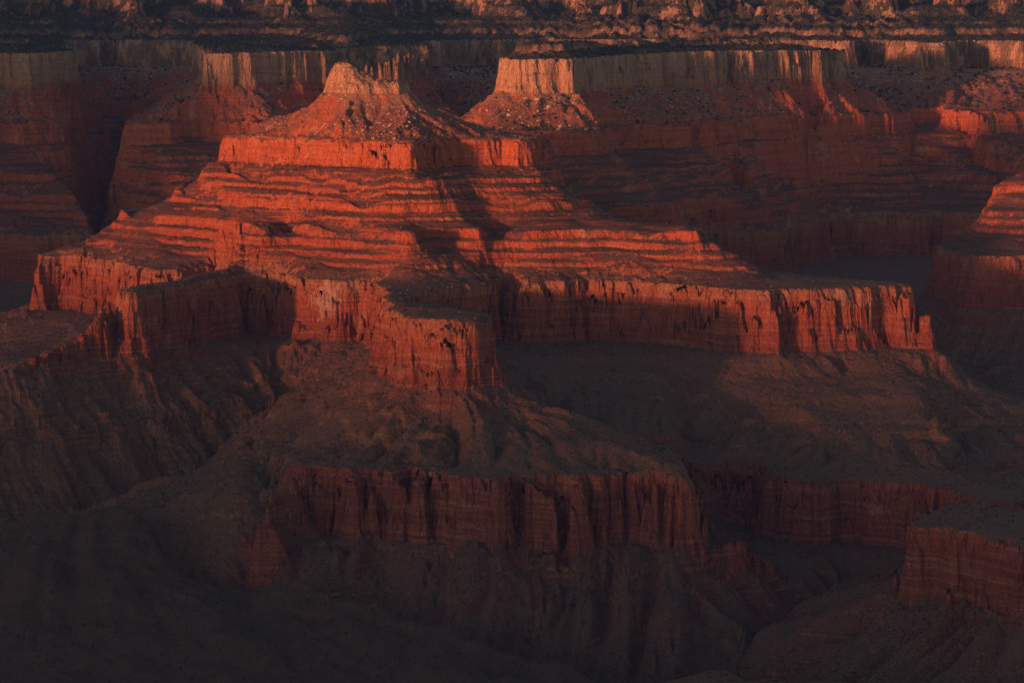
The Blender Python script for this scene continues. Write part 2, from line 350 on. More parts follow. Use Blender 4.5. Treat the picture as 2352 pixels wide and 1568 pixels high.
def cells(x, y, s, seed):
    # nearest jittered point of a square lattice: returns its hashed number and the distance to the cell border
    gx_ = np.floor(x/s).astype(np.int32); gy_ = np.floor(y/s).astype(np.int32)
    d1 = np.full(x.shape, 1e9, np.float32); d2 = d1.copy(); idn = np.zeros(x.shape, np.int32)
    for i in (-1, 0, 1):
        for j in (-1, 0, 1):
            a = gx_+i; b = gy_+j; h = PERM[(PERM[(a+seed) & 4095]+b) & 4095]
            cx_ = (a+0.15+0.7*(h & 63)/63.0)*s; cy_ = (b+0.15+0.7*((h >> 6) & 63)/63.0)*s
            d = np.hypot(x-cx_, y-cy_).astype(np.float32); n = d < d1
            d2 = np.where(n, d1, np.minimum(d2, d)); d1 = np.where(n, d, d1); idn = np.where(n, h, idn)
    return idn, d2-d1
def terrain(x, y, fine=1.0):
    """x, y flat float arrays -> z, rock-column height, W"""
    x = x.astype(np.float32); y = y.astype(np.float32)
    cap = np.exp(-(((x+380)/190)**2+((y-7620)/150)**2))       # the small summit keeps its outline
    amp = 1-0.75*cap
    far = 1+0.8*sm(y, 8200, 10500)
    wx = 20*pn(x, y, 260, 1)+12*pn(x, y, 110, 2)+8*pn(x, y, 48, 3)+5*pn(x, y, 21, 4)+2.6*pn(x, y, 9.5, 5)
    wy = 20*pn(x, y, 260, 6)+12*pn(x, y, 110, 7)+8*pn(x, y, 48, 8)+5*pn(x, y, 21, 9)+2.6*pn(x, y, 9.5, 10)
    a1 = bil(L1, x, y, lx[0], ly[0], LC); a2 = bil(L2, x, y, lx[0], ly[0], LC)
    dx = bil(DX, x, y, lx[0], ly[0], LC); dy = bil(DY, x, y, lx[0], ly[0], LC)
    g = bil(GMG, x, y, lx[0], ly[0], LC)
    W00 = bil(WG, x, y, GX0, GY0, GC)
    calm = 1-0.5*sm(W00, 335, 360)*(1-sm(W00, 480, 505))
    wx = wx*calm; wy = wy*calm
    W0 = bil(WG, x+wx*amp*far, y+wy*amp*far, GX0, GY0, GC)
    zc = np.interp(W0, [150, 170, 190, 215, 280, 296, 322, 345, 490, 508, 524, 560, 620, 640, 655, 680, 735, 745, 775, 800], [.4, 1.6, 1.6, .4, .3, 1, 1, .42, .42, .8, .8, .3, .3, 1, 1, .4, .4, 1.2, 1.2, .4])
    foreg = (1-mask(x, y))*(y < 5700)
    zc = zc*(1-0.85*foreg)
    st = (3.6*np.clip(a1, -1.5, 1.0)+2.2*np.clip(a2, -1.5, 1.0))*amp*far*sm(g, 0.03, 0.25)*(0.35+0.65*zc)
    # blocky buttresses on cliffs
    n1 = pn(x, y, 75, 21); n2 = pn(x, y, 33, 22); n3 = pn(x, y, 15, 23)
    def cleft(n, w): return np.clip(1-np.abs(n)/w, 0, 1)
    blk = 8*cleft(n1, .13)+4*cleft(n2, .16)+2*cleft(n3, .2) - 6*np.abs(n1) - 4*np.abs(n2)
    big = 70*np.abs(pn(x, y, 620, 24))+34*np.abs(pn(x, y, 280, 25))-30
    # jointed blocks: each joint block stands a little proud or back, differently at each height of the cliff
    lev = (np.interp(W0, [174, 187, 300, 317, 512, 527, 640, 654, 745, 773], [0, 3, 6, 10, 12, 14, 20, 23, 30, 33])+0.5*pn(x, y, 90, 71)).astype(np.int32)
    xa = x+5*pn(x, y, 25, 72); ya = y+5*pn(x, y, 25, 73)
    i1, e1 = cells(xa, ya, 52.0, 3); i2, e2 = cells(xa, ya, 21.0, 9)
    b1 = PERM[(i1+lev*37) & 4095]/4095.0*0.5+PERM[i1]/4095.0*0.5; b2 = PERM[(i2+lev*91) & 4095]/4095.0
    jnt = 20*(b1-0.5)+10*(b2-0.5)+2*np.exp(-e1/2.5)+1.2*np.exp(-e2/2.0)
    jnt = jnt*(0.5+0.5*sm(pn(x, y, 180, 74), -.3, .3))
    st = st - (blk*(0.15+0.45*sm(pn(x, y, 240, 75), -.1, .5))+jnt+sm(y, 9100, 9500)*sm(W0, 560, 630)*(55*np.abs(pn(x, y, 170, 76))-12))*amp*zc*(0.5+0.5*far) - big*sm(y, 10300, 11000)*1.6
    W = bsp(WG, x+wx*amp*far+dx*(-st), y+wy*amp*far+dy*(-st), GX0, GY0, GC)
    W = W+2.5*pn(x, y, 150, 12)*sm(g, .1, .3)+sm(y, 10000, 10800)*sm(W, 656, 690)*(34*pn(x, y, 420, 13)+22*pn(x, y, 170, 14)+4*pn(x, y, 70, 15))
    # ledges strengthen and fade along the slope
    lm = sm(pn(x+W*8, y-W*5, 300, 31)+0.4*pn(x, y, 110, 32), -0.35, 0.3)
    m = mask(x, y)
    z1 = np.interp(W, SW, SZ); z2 = np.interp(W, S2W, S2Z)
    zs = z1*m+z2*(1-m)
    zlin = np.interp(W, [187, 293, 300, 317, 508], [1325, 1448, 1455, 1600, 1862])
    inled = ((W > 187) & (W < 293)) | ((W > 317) & (W < 508))
    zs = np.where(inled, zlin+(zs-zlin)*(0.3+0.85*lm), zs)
    strat = zs+(1-m)*(y < 7600)*np.clip(1338+(zs-1150)*0.45-zs, 0, None)*(zs < 1330)
    # slope belts take gullies and rubble relief; cliffs stay crisp
    tal = sm(W, -400, -390)*(1-sm(W, 166, 174)) + sm(W, 188, 205)*(1-sm(W, 285, 294)) + 0.12*sm(W, 319, 330)*(1-sm(W, 500, 508)) + sm(W, 528, 545)*(1-sm(W, 625, 640)) + 0.5*sm(W, 655, 670)*(1-sm(W, 740, 745))+0.3*sm(W, 775, 800)
    tal = tal + (1-m)*sm(W, 160, 174)*(1-sm(W, 188, 205))
    steep = sm(g, 0.08, 0.35)
    rel = (8.5*a1+5.0*a2)*steep*far*(1+0.6*(W < 293))*(1+1.3*sm(y, 10500, 11200)*(W > 655))
    a0 = bil(L0, x, y, lx[0], ly[0], LC)
    rel = (rel+(24*(1-sm(W, 150, 174))+17*sm(W, 188, 205)*(1-sm(W, 270, 292)))*a0*steep)*(1-0.75*foreg)
    rough = 2.4*pn(x, y, 70, 41)+1.3*pn(x, y, 27, 42)+0.8*pn(x, y, 11, 43)+0.45*pn(x, y, 5.5, 44)
    zs = zs + tal*rel + rough*(0.3+0.7*tal)*(0.6+0.4*far)
    zs = zs+foreg*(14*pn(x, y, 230, 45)+7*pn(x, y, 105, 46)+3.2*pn(x, y, 45, 47)+5*a0+2.5*a1)
    z = zs+dip(y)+low(x, y)*(1-sm(W, 240, 300))
    z = z+cap*(11*np.abs(pn(x, y, 22, 51))+5*np.abs(pn(x, y, 9, 52))-3)*sm(W, 641, 644)
    return z.astype(np.float32), strat.astype(np.float32), W.astype(np.float32)

# ------------------------------------------------------------------ material
def cramp(nt, stops, interp='LINEAR'):
    r = nt.nodes.new('ShaderNodeValToRGB'); r.color_ramp.interpolation = interp
    e = r.color_ramp.elements
    e[0].position = stops[0][0]; e[0].color = (*stops[0][1], 1)
    e[1].position = stops[-1][0]; e[1].color = (*stops[-1][1], 1)
    for p, c in stops[1:-1]:
        n = e.new(p); n.color = (*c, 1)
    return r
class NB:
    def __init__(s, name):
        s.m = bpy.data.materials.new(name); s.m.use_nodes = True; s.t = s.m.node_tree
        for n in list(s.t.nodes): s.t.nodes.remove(n)
        s.out = s.t.nodes.new('ShaderNodeOutputMaterial'); s.b = s.t.nodes.new('ShaderNodeBsdfPrincipled')
        s.t.links.new(s.b.outputs[0], s.out.inputs[0])
        s.b.inputs['Roughness'].default_value = 0.95; s.b.inputs['Specular IOR Level'].default_value = 0.08
    def L(s, a, b): s.t.links.new(a, b)
    def math(s, op, a, b=None, clamp=False):
        n = s.t.nodes.new('ShaderNodeMath'); n.operation = op; n.use_clamp = clamp
        for i, v in enumerate((a, b)):
            if v is None: continue
            if isinstance(v, (int, float)): n.inputs[i].default_value = v
            else: s.L(v, n.inputs[i])
        return n.outputs[0]
    def vscale(s, v, xyz):
        n = s.t.nodes.new('ShaderNodeVectorMath'); n.operation = 'MULTIPLY'; s.L(v, n.inputs[0]); n.inputs[1].default_value = xyz; return n.outputs[0]
    def noise(s, v, scale, det=3, rough=0.55, dist=0.0):
        n = s.t.nodes.new('ShaderNodeTexNoise'); s.L(v, n.inputs['Vector']); n.inputs['Scale'].default_value = scale
        n.inputs['Detail'].default_value = det; n.inputs['Roughness'].default_value = rough; n.inputs['Distortion'].default_value = dist
        return n.outputs['Fac']
    def vor(s, v, scale, feat='F1'):
        n = s.t.nodes.new('ShaderNodeTexVoronoi'); s.L(v, n.inputs['Vector']); n.inputs['Scale'].default_value = scale; n.feature = feat
        return n.outputs['Distance']
    def mr(s, v, a, b, c=0.0, d=1.0):
        n = s.t.nodes.new('ShaderNodeMapRange'); s.L(v, n.inputs[0])
        for i, q in enumerate((a, b, c, d)): n.inputs[i+1].default_value = q
        return n.outputs[0]
    def mix(s, f, a, b, mode='MIX'):
        n = s.t.nodes.new('ShaderNodeMix'); n.data_type = 'RGBA'; n.blend_type = mode
        if isinstance(f, (int, float)): n.inputs[0].default_value = f
        else: s.L(f, n.inputs[0])
        for i, v in ((6, a), (7, b)):
            if isinstance(v, tuple): n.inputs[i].default_value = (*v, 1)
            else: s.L(v, n.inputs[i])
        return n.outputs[2]

Z0, Z1 = 950.0, 2450.0
def zp(z): return (z-Z0)/(Z1-Z0)
def rock_material(name='canyon_rock', cover=0.0):
    b = NB(name); t = b.t
    geo = t.nodes.new('ShaderNodeNewGeometry'); pos = geo.outputs['Position']
    at = t.nodes.new('ShaderNodeAttribute'); at.attribute_name = 'strat'; strat = at.outputs['Fac']
    sep = t.nodes.new('ShaderNodeSeparateXYZ'); b.L(geo.outputs['True Normal'], sep.inputs[0]); nz = sep.outputs[2]
    wob = b.noise(pos, 0.012, 3)
    st = b.math('ADD', strat, b.mr(wob, 0.3, 0.7, -5, 5))
    f = b.mr(st, Z0, Z1, 0, 1)
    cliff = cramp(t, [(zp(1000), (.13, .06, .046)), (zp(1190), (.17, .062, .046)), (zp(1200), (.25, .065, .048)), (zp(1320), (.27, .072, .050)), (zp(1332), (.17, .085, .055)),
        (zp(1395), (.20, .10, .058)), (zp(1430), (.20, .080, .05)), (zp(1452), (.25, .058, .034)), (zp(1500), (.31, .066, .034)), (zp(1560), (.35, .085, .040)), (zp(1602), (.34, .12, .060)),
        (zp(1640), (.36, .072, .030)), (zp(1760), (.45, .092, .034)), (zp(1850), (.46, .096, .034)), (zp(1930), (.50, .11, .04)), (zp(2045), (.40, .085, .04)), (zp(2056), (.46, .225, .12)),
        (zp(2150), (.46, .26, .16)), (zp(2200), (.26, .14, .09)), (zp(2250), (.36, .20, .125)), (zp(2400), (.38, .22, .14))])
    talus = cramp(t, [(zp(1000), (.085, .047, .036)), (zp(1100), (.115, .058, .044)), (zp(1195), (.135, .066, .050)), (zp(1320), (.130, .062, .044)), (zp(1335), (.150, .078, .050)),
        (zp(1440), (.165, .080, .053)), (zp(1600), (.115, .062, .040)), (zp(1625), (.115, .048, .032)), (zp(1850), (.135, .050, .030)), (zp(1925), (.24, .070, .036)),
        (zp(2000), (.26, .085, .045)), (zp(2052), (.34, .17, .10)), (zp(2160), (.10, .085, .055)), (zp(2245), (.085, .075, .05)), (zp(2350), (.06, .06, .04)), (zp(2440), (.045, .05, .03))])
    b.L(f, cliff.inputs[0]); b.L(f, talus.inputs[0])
    # thin beds: follow the rock column
    cmb = t.nodes.new('ShaderNodeCombineXYZ'); sx = t.nodes.new('ShaderNodeSeparateXYZ'); b.L(pos, sx.inputs[0])
    b.L(b.math('MULTIPLY', sx.outputs[0], 0.004), cmb.inputs[0]); b.L(b.math('MULTIPLY', sx.outputs[1], 0.004), cmb.inputs[1])
    zz = b.math('ADD', sx.outputs[2], b.mr(wob, 0, 1, -6, 6)); b.L(b.math('MULTIPLY', zz, 0.16), cmb.inputs[2])
    beds = b.noise(cmb.outputs[0], 1.0, 4, 0.7)
    # vertical streaks and stains
    streak = b.noise(b.vscale(pos, (0.06, 0.06, 0.011)), 1.0, 5, 0.68, 0.5)
    stain = b.noise(pos, 0.009, 3, 0.6)
    c = cliff.outputs[0]
    c = b.mix(b.mr(beds, .50, .72, 0, .5), c, (.52, .24, .12))
    c = b.mix(b.mr(beds, .46, .30, 0, .55), c, (.13, .05, .035))
    c = b.mix(b.mr(streak, .46, .32, 0, .5), c, (.10, .04, .032))
    c = b.mix(b.mr(streak, .56, .74, 0, .4), c, (.50, .20, .10))
    c = b.mix(b.mr(stain, .60, .72, 0, .4), c, (.48, .27, .17))
    grain = b.noise(pos, 0.22, 4, 0.7)
    # slope cover: scree, scattered pale blocks, dark shrubs
    d = talus.outputs[0]
    d = b.mix(b.mr(b.noise(pos, 0.018, 4, .65), .38, .66, 0, .5), d, (.14, .07, .048))
    d = b.mix(b.mr(grain, .46, .74, 0, .35), d, (.20, .115, .08))
    shr = b.vor(pos, 0.14)
    cov = b.noise(pos, 0.006, 3, .6)
    shc = b.math('MULTIPLY', b.mr(shr, .40, .24, 0, 1), b.mr(cov, .42, .56, .1, 1))
    d = b.mix(shc, d, (.048, .034, .024))
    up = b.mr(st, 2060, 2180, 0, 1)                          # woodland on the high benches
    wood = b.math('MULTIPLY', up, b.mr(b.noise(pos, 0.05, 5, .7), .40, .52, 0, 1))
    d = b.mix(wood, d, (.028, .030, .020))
    blk = b.vor(b.vscale(pos, (1, 1, 1)), 0.085)
    band = b.math('MULTIPLY', b.mr(st, 1930, 1960, 0, 1), b.mr(st, 2100, 2070, 0, 1))
    bl = b.math('MULTIPLY', b.math('MULTIPLY', band, b.mr(blk, .30, .20, 0, 1)), b.mr(b.noise(pos, .02, 2), .42, .55, 0, .9))
    d = b.mix(bl, d, (.58, .40, .26))
    cm2 = t.nodes.new('ShaderNodeCombineXYZ'); b.L(b.math('MULTIPLY', sx.outputs[0], .0025), cm2.inputs[0]); b.L(b.math('MULTIPLY', sx.outputs[1], .0025), cm2.inputs[1]); b.L(b.math('MULTIPLY', zz, .11), cm2.inputs[2])
    thin = b.noise(cm2.outputs[0], 1.0, 5, .8)
    zone = b.math('MULTIPLY', b.mr(st, 1606, 1625, 0, 1), b.mr(st, 1950, 1935, 0, 1))
    z2_ = b.math('MULTIPLY', b.mr(st, 1335, 1360, 0, .45), b.mr(st, 1450, 1430, 0, 1))
    zone = b.math('MAXIMUM', zone, z2_)
    oc = b.math('MULTIPLY', b.math('MULTIPLY', zone, b.mr(thin, .52, .55, 0, 1)), b.mr(b.noise(pos, .013, 4, .7), .42, .58, .05, .8))
    d = b.mix(oc, d, cliff.outputs[0])
    dk = b.math('MULTIPLY', b.math('MULTIPLY', zone, b.mr(thin, .46, .42, 0, .6)), 1.0)
    d = b.mix(dk, d, (.055, .028, .020))
    sl = b.mr(b.math('ADD', nz, b.mr(grain, .2, .8, -.12, .12)), .42, .60, 0, 1)
    sy_ = sx.outputs[1]
    # pale scar where the wall of the alcove has shed its stained skin
    dv = t.nodes.new('ShaderNodeVectorMath'); dv.operation = 'DISTANCE'; b.L(b.vscale(pos, (1, 1, 1)), dv.inputs[0]); dv.inputs[1].default_value = (-462, 6945, 1560)
    dn = b.math('ADD', dv.outputs['Value'], b.mr(b.noise(pos, .03, 5, .7), .2, .8, -50, 50))
    c = b.mix(b.mr(dn, 52, 25, 0, .5), c, (.62, .38, .27))
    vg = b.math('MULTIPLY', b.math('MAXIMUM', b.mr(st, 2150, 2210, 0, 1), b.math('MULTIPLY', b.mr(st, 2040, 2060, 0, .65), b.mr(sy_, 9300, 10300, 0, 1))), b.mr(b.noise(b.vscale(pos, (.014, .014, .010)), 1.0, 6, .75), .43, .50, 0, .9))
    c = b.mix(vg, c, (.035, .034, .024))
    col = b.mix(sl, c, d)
    if cover:                                                # thin olive brush over the whole hill
        brush = b.mr(b.noise(b.vscale(pos, (.03, .03, .03)), 1.0, 6, .75), .36, .56, .35, cover)
        col = b.mix(brush, col, (.070, .041, .030))
        col = b.mix(b.mr(b.noise(pos, .0045, 4, .6), .52, .66, 0, .5), col, (.12, .058, .042))
    fine = b.noise(pos, 0.38, 3, .75)
    col = b.mix(1.0, col, b.mix(b.mr(fine, .3, .7), (.55, .52, .50), (1.45, 1.45, 1.45)), 'MULTIPLY')
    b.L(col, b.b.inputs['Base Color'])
    # relief
    h1 = b.noise(pos, 0.11, 5, 0.65)
    h2 = b.noise(b.vscale(pos, (0.13, 0.13, 0.045)), 1.0, 5, 0.7, .4)
    ncl = b.math('SUBTRACT', 1.0, sl)
    hh = b.math('ADD', b.math('MULTIPLY', h1, 5.0), b.math('MULTIPLY', ncl, b.math('ADD', b.math('MULTIPLY', h2, 9.0), b.math('MULTIPLY', beds, 5.0))))
    hh = b.math('ADD', hh, b.math('ADD', b.math('MULTIPLY', grain, 3.2), b.math('MULTIPLY', oc, 2.0)))
    crack = b.vor(b.vscale(pos, (.055, .055, .03)), 1.0, 'DISTANCE_TO_EDGE')
    hh = b.math('ADD', hh, b.math('MULTIPLY', ncl, b.mr(crack, 0, .09, -3.5, 0)))
    bp = t.nodes.new('ShaderNodeBump'); bp.inputs['Strength'].default_value = 0.9; bp.inputs['Distance'].default_value = 1.0
    b.L(hh, bp.inputs['Height']); b.L(bp.outputs[0], b.b.inputs['Normal'])
    return b.m
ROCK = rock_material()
HILL = rock_material('brush_covered_hill', .8)
def plain(name, c1, c2, scale):
    b = NB(name); geo = b.t.nodes.new('ShaderNodeNewGeometry')
    n = b.noise(geo.outputs['Position'], scale, 4, .7)
    b.L(b.mix(b.mr(n, .35, .65), c1, c2), b.b.inputs['Base Color'])
    bp = b.t.nodes.new('ShaderNodeBump'); bp.inputs['Distance'].default_value = 0.8; b.L(n, bp.inputs['Height']); b.L(bp.outputs[0], b.b.inputs['Normal'])
    return b.m
M_BLOCK = plain('pale_sandstone_block', (.34, .20, .12), (.52, .33, .21), .5)
M_SHRUB = plain('dry_scrub', (.034, .028, .018), (.060, .044, .026), .8)
M_TREE = plain('conifer_foliage', (.018, .022, .014), (.034, .036, .022), .4)
M_SCREE = plain('dull_scree', (.12, .075, .055), (.22, .15, .11), .6)
M_RUBBLE = plain('fallen_rubble', (.24, .12, .08), (.46, .30, .20), .6)

# ------------------------------------------------------------------ mesh building
def tag(o, label=None, cat=None, group=None, kind=None):
    if label: o['label'] = label
    if cat: o['category'] = cat
    if group: o['group'] = group
    if kind: o['kind'] = kind
def inpoly(x, y, poly):
    r = np.zeros(x.shape, bool); n = len(poly)
    for i in range(n):
        x1, y1 = poly[i]; x2, y2 = poly[(i+1) % n]
        if y1 == y2: continue
        c = ((y1 > y) != (y2 > y)) & (x < (x2-x1)*(y-y1)/(y2-y1)+x1)
        r ^= c
    return r
def P(pts): return [(px(X, d), d) for X, d in pts]
def mkmesh(name, co, quads, st, nrm, mat, parent=None):
    me = bpy.data.meshes.new(name)
    me.vertices.add(len(co)); me.vertices.foreach_set('co', co.ravel())
    me.loops.add(quads.size); me.loops.foreach_set('vertex_index', quads.ravel().astype(np.int32))
    me.polygons.add(len(quads)); me.polygons.foreach_set('loop_start', np.arange(0, quads.size, quads.shape[1], dtype=np.int32))
    me.update(calc_edges=True)
    if st is not None:
        a = me.attributes.new('strat', 'FLOAT', 'POINT'); a.data.foreach_set('value', st)
    if nrm is not None:
        me.shade_smooth()
        me.normals_split_custom_set_from_vertices(nrm)
    me.materials.append(mat)
    o = bpy.data.objects.new(name, me); SC.collection.objects.link(o)
    if parent: o.parent = parent
    return o
BANDS = [('base_slope', -1e9, 1196), ('lower_cliff', 1196, 1327), ('middle_slope', 1327, 1452), ('main_cliff', 1452, 1603), ('stepped_ledges', 1603, 1859),
         ('upper_cliff', 1859, 1929), ('upper_slope', 1929, 2053), ('cap_rock', 2053, 2158), ('summit_slope', 2158, 1e9)]
def patch(name, poly, cell, box, parts, label=None, cat=None, kind=None, bandlabels={}, drop=3.0, mat=None):
    x0, x1, y0, y1 = box
    xs = np.arange(x0, x1+cell, cell); ys = np.arange(y0, y1+cell, cell)
    X, Y = np.meshgrid(xs, ys)
    own = inpoly(X, Y, poly)
    vis = (np.abs(X) < Y*0.181*1.22+260)
    dil = own.copy()
    for _ in range(max(2, int(24/cell))):
        q = np.pad(dil, 1); dil = q[:-2, 1:-1] | q[2:, 1:-1] | q[1:-1, :-2] | q[1:-1, 2:] | dil
    use = dil & vis
    idx = np.nonzero(use.ravel())[0]
    z = np.zeros(X.size, np.float32); st = np.zeros(X.size, np.float32)
    xf, yf = X.ravel()[idx], Y.ravel()[idx]
    zz, ss, ww = terrain(xf, yf)
    zz = zz - np.where(own.ravel()[idx], 0, drop)
    z[idx] = zz; st[idx] = ss
    mk = mask(X, Y).ravel()
    Zg = z.reshape(X.shape)
    q = use[:-1, :-1] & use[1:, :-1] & use[:-1, 1:] & use[1:, 1:]
    jj, ii = np.nonzero(q); w = X.shape[1]; a = jj*w+ii
    quads = np.stack([a, a+1, a+1+w, a+w], 1)
    # full-surface normals so band seams shade smoothly
    gyy, gxx = np.gradient(Zg, cell)
    bad = ~use
    N = np.stack([-gxx, -gyy, np.ones_like(gxx)], -1).reshape(-1, 3); N /= np.linalg.norm(N, axis=1)[:, None]
    edge = np.pad(use, 1); edge = ~(edge[:-2, 1:-1] & edge[2:, 1:-1] & edge[1:-1, :-2] & edge[1:-1, 2:])
    N[edge.ravel()] = (0, 0, 1)
    C = np.stack([X.ravel(), Y.ravel(), z], 1).astype(np.float32)
    fs = st[quads].mean(1); fm = mk[quads[:, 0]]
    if not parts:
        used = np.unique(quads); mp = np.zeros(X.size, np.int64); mp[used] = np.arange(len(used))
        o = mkmesh(name, C[used], mp[quads], st[used], N[used].astype(np.float32), mat or ROCK)
        tag(o, label, cat, None, kind); log(name, len(used)); return o
    yc = Y.ravel()[idx]; j = int(np.argmin(zz))
    root = bpy.data.objects.new(name, None); SC.collection.objects.link(root)
    root.location = (float(xf.mean()), float(yf.mean()), float(zz.min()))
    tag(root, label, cat, None, kind)
    C = C-np.array(root.location, np.float32)
    tot = 0
    for bn, lo_, hi_ in BANDS:
        s = (fs >= lo_) & (fs < hi_)
        if bn == 'lower_cliff': s &= fm > 0.4
        if bn == 'middle_slope': s |= (fs >= 1196) & (fs < 1327) & (fm <= 0.4)
        if s.sum() < 400: 
            continue
        qq = quads[s]; used = np.unique(qq); mp = np.zeros(X.size, np.int64); mp[used] = np.arange(len(used))
        o = mkmesh(bn, C[used], mp[qq], st[used], N[used].astype(np.float32), ROCK, root)
        if bn in bandlabels: o['label'] = bandlabels[bn]
        tot += len(used)
    log(name, tot)
    return root

WASH = [(1660,5150),(1690,5230),(1730,5330),(1800,5500),(1870,5660),(1950,5760),(2010,5780),(2150,5640),(2300,5550),(2900,5500)]
GUL = [(-1200,5750),(-150,5850),(150,5720),(272,5650),(340,5620),(375,5570),(430,5500),(550,5460),(700,5420),(850,5380),(950,5340),(1040,5250),(1150,5200),(1290,5150),(1500,5110)]
BACK = [(2900,6900),(2700,6950),(2400,7020),(2200,7250),(2080,7800),(1950,8350),(1750,8050),(1600,7850),(1450,7880),(1250,8100),(1150,8180),(930,8620),(600,8600),(300,8560),(150,8560),(0,8350),(-200,8200),(-1200,8150)]
RES = 1.0
patch('butte', P(GUL+WASH+BACK), 2.4*RES, (-2150, 2150, 5000, 8700), True,
      'tall stepped butte glowing red with a small jagged pale summit', 'butte',
      bandlabels={'cap_rock': 'jagged cream sandstone summit crag', 'main_cliff': 'sheer red cliff band with streaked face', 'lower_cliff': 'dark red cliff band cut by clefts'})
patch('butte', P(WASH+[(2900,4300),(1500,4300),(1500,4900)]), 3.0*RES, (100, 1650, 4300, 5900), True,
      'low flat-topped butte with dark red fluted cliff beside the dry wash', 'butte')
patch('hill', P([(-1200,5750)]+GUL[1:]+[(1660,5150),(1500,4900),(1500,4300),(-1500,4300)]), 4.0*RES, (-1700, 700, 4300, 5950), False,
      'smooth dark shadowed hill sloping below the butte', 'hill', 'structure', mat=HILL)
patch('butte', P([(2900,6900),(2700,6950),(2400,7020),(2200,7250),(2080,7800),(1950,8350),(2060,8720),(2200,8950),(2400,9000),(2900,9000)]), 5.0*RES, (850, 2500, 6800, 9100), True,
      'shadowed purple butte with sheer cliff behind the long right wing', 'butte')
KP = [(930,8620),(1150,8180),(1250,8100),(1450,7880),(1600,7850),(1750,8050),(1950,8350),(2060,8720),(2200,8950),(2340,9150),(2352,9420),(2310,9550),(2250,9750),(2200,10000),(2130,10250),(1980,10450),(1800,10650),(1500,10700),(1290,10600),(1130,10400),(1020,10200),(985,9800),(970,9500),(965,9000)]
patch('mesa', P(KP), 5.0*RES, (-500, 1900, 7700, 10900), True,
      'long pale-capped mesa with bright square cliff end behind the red butte', 'mesa',
      bandlabels={'cap_rock': 'pale orange sandstone cap cliff'})
LJ = [(240,9700),(240,9800),(262,10300),(270,10800)]
patch('ridge', P([(930,8620),(965,9000),(970,9500),(985,9800),(1000,10200),(960,10500),(700,10600),(450,10800),(270,10800),(262,10300),(240,9800),(240,9700),(232,9300),(200,8850),(150,8560),(300,8560),(600,8600)]), 5.0*RES, (-1600, 0, 8400, 10900), True,
      'dim ridge ending in a pointed spur between two dark gorges', 'ridge')
patch('mesa', P([(150,8560),(200,8850),(232,9300),(240,9700),(240,9800),(262,10300),(270,10800),(150,10900),(-900,10900),(-1200,8150),(-200,8200),(0,8350)]), 5.0*RES, (-2690, -1100, 8000, 11000), True,
      'dim stepped mesa whose pale cap catches light above a dark gorge', 'mesa')
RP = [(-900,10900),(150,10900),(270,10800),(450,10800),(700,10600),(960,10500),(1000,10200),(985,9800),(1020,10200),(1130,10400),(1290,10600),(1500,10700),(1800,10650),(1980,10450),(2130,10250),(2200,10000),(2250,9750),(2310,9550),(2352,9420),(2340,9150),(2200,8950),(2400,9000),(3200,9000),(3400,14300),(-1200,14300)]
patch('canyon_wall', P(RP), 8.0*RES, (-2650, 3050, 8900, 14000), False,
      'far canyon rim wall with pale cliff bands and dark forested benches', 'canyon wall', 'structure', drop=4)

def strip(name, pts, halfw, mat):
    p = np.array(P(pts)); seg = np.linalg.norm(np.diff(p, axis=0), axis=1); t = np.r_[0, np.cumsum(seg)]; u = np.arange(0, t[-1], 5.0)
    c = np.stack([np.interp(u, t, p[:, 0]), np.interp(u, t, p[:, 1])], 1); c[:, 0] += 10*pn(u, u*0, 60, 91)+5*pn(u, u*0, 22, 92)
    d = np.gradient(c, axis=0); n = np.stack([-d[:, 1], d[:, 0]], 1); n /= np.linalg.norm(n, axis=1)[:, None]
    w = halfw*(1+.6*pn(u, u*0, 35, 93)); rows = [c+n*(w*k)[:, None] for k in (-1, -.33, .33, 1)]
    V = np.stack(rows, 1); z = terrain(V[..., 0].ravel(), V[..., 1].ravel())[0].reshape(V.shape[:2])+np.array([-1.5, .8, .8, -1.5])
    co = np.concatenate([V, z[..., None]], -1).reshape(-1, 3).astype(np.float32)
    a = (np.arange(len(u)-1)[:, None]*4+np.arange(3)).ravel(); return mkmesh(name, co, np.stack([a, a+1, a+5, a+4], 1), None, None, mat)
tag(strip('stream_bed', [(1600,4950)]+WASH[:6], 3.0, plain('pale_wash_gravel', (.10, .072, .055), (.17, .125, .095), .3)), kind='structure')

# ground sheet that carries everything beyond the modelled canyon
g = np.linspace(-40000, 40000, 81); GXg, GYg = np.meshgrid(g, g+8000)
Cg = np.stack([GXg.ravel(), GYg.ravel(), np.full(GXg.size, 640.0)], 1).astype(np.float32)
jj, ii = np.meshgrid(np.arange(80), np.arange(80), indexing='ij'); a = (jj*81+ii).ravel()
o = mkmesh('ground', Cg, np.stack([a, a+1, a+82, a+81], 1), np.full(GXg.size, 1000, np.float32), None, ROCK); tag(o, kind='structure')

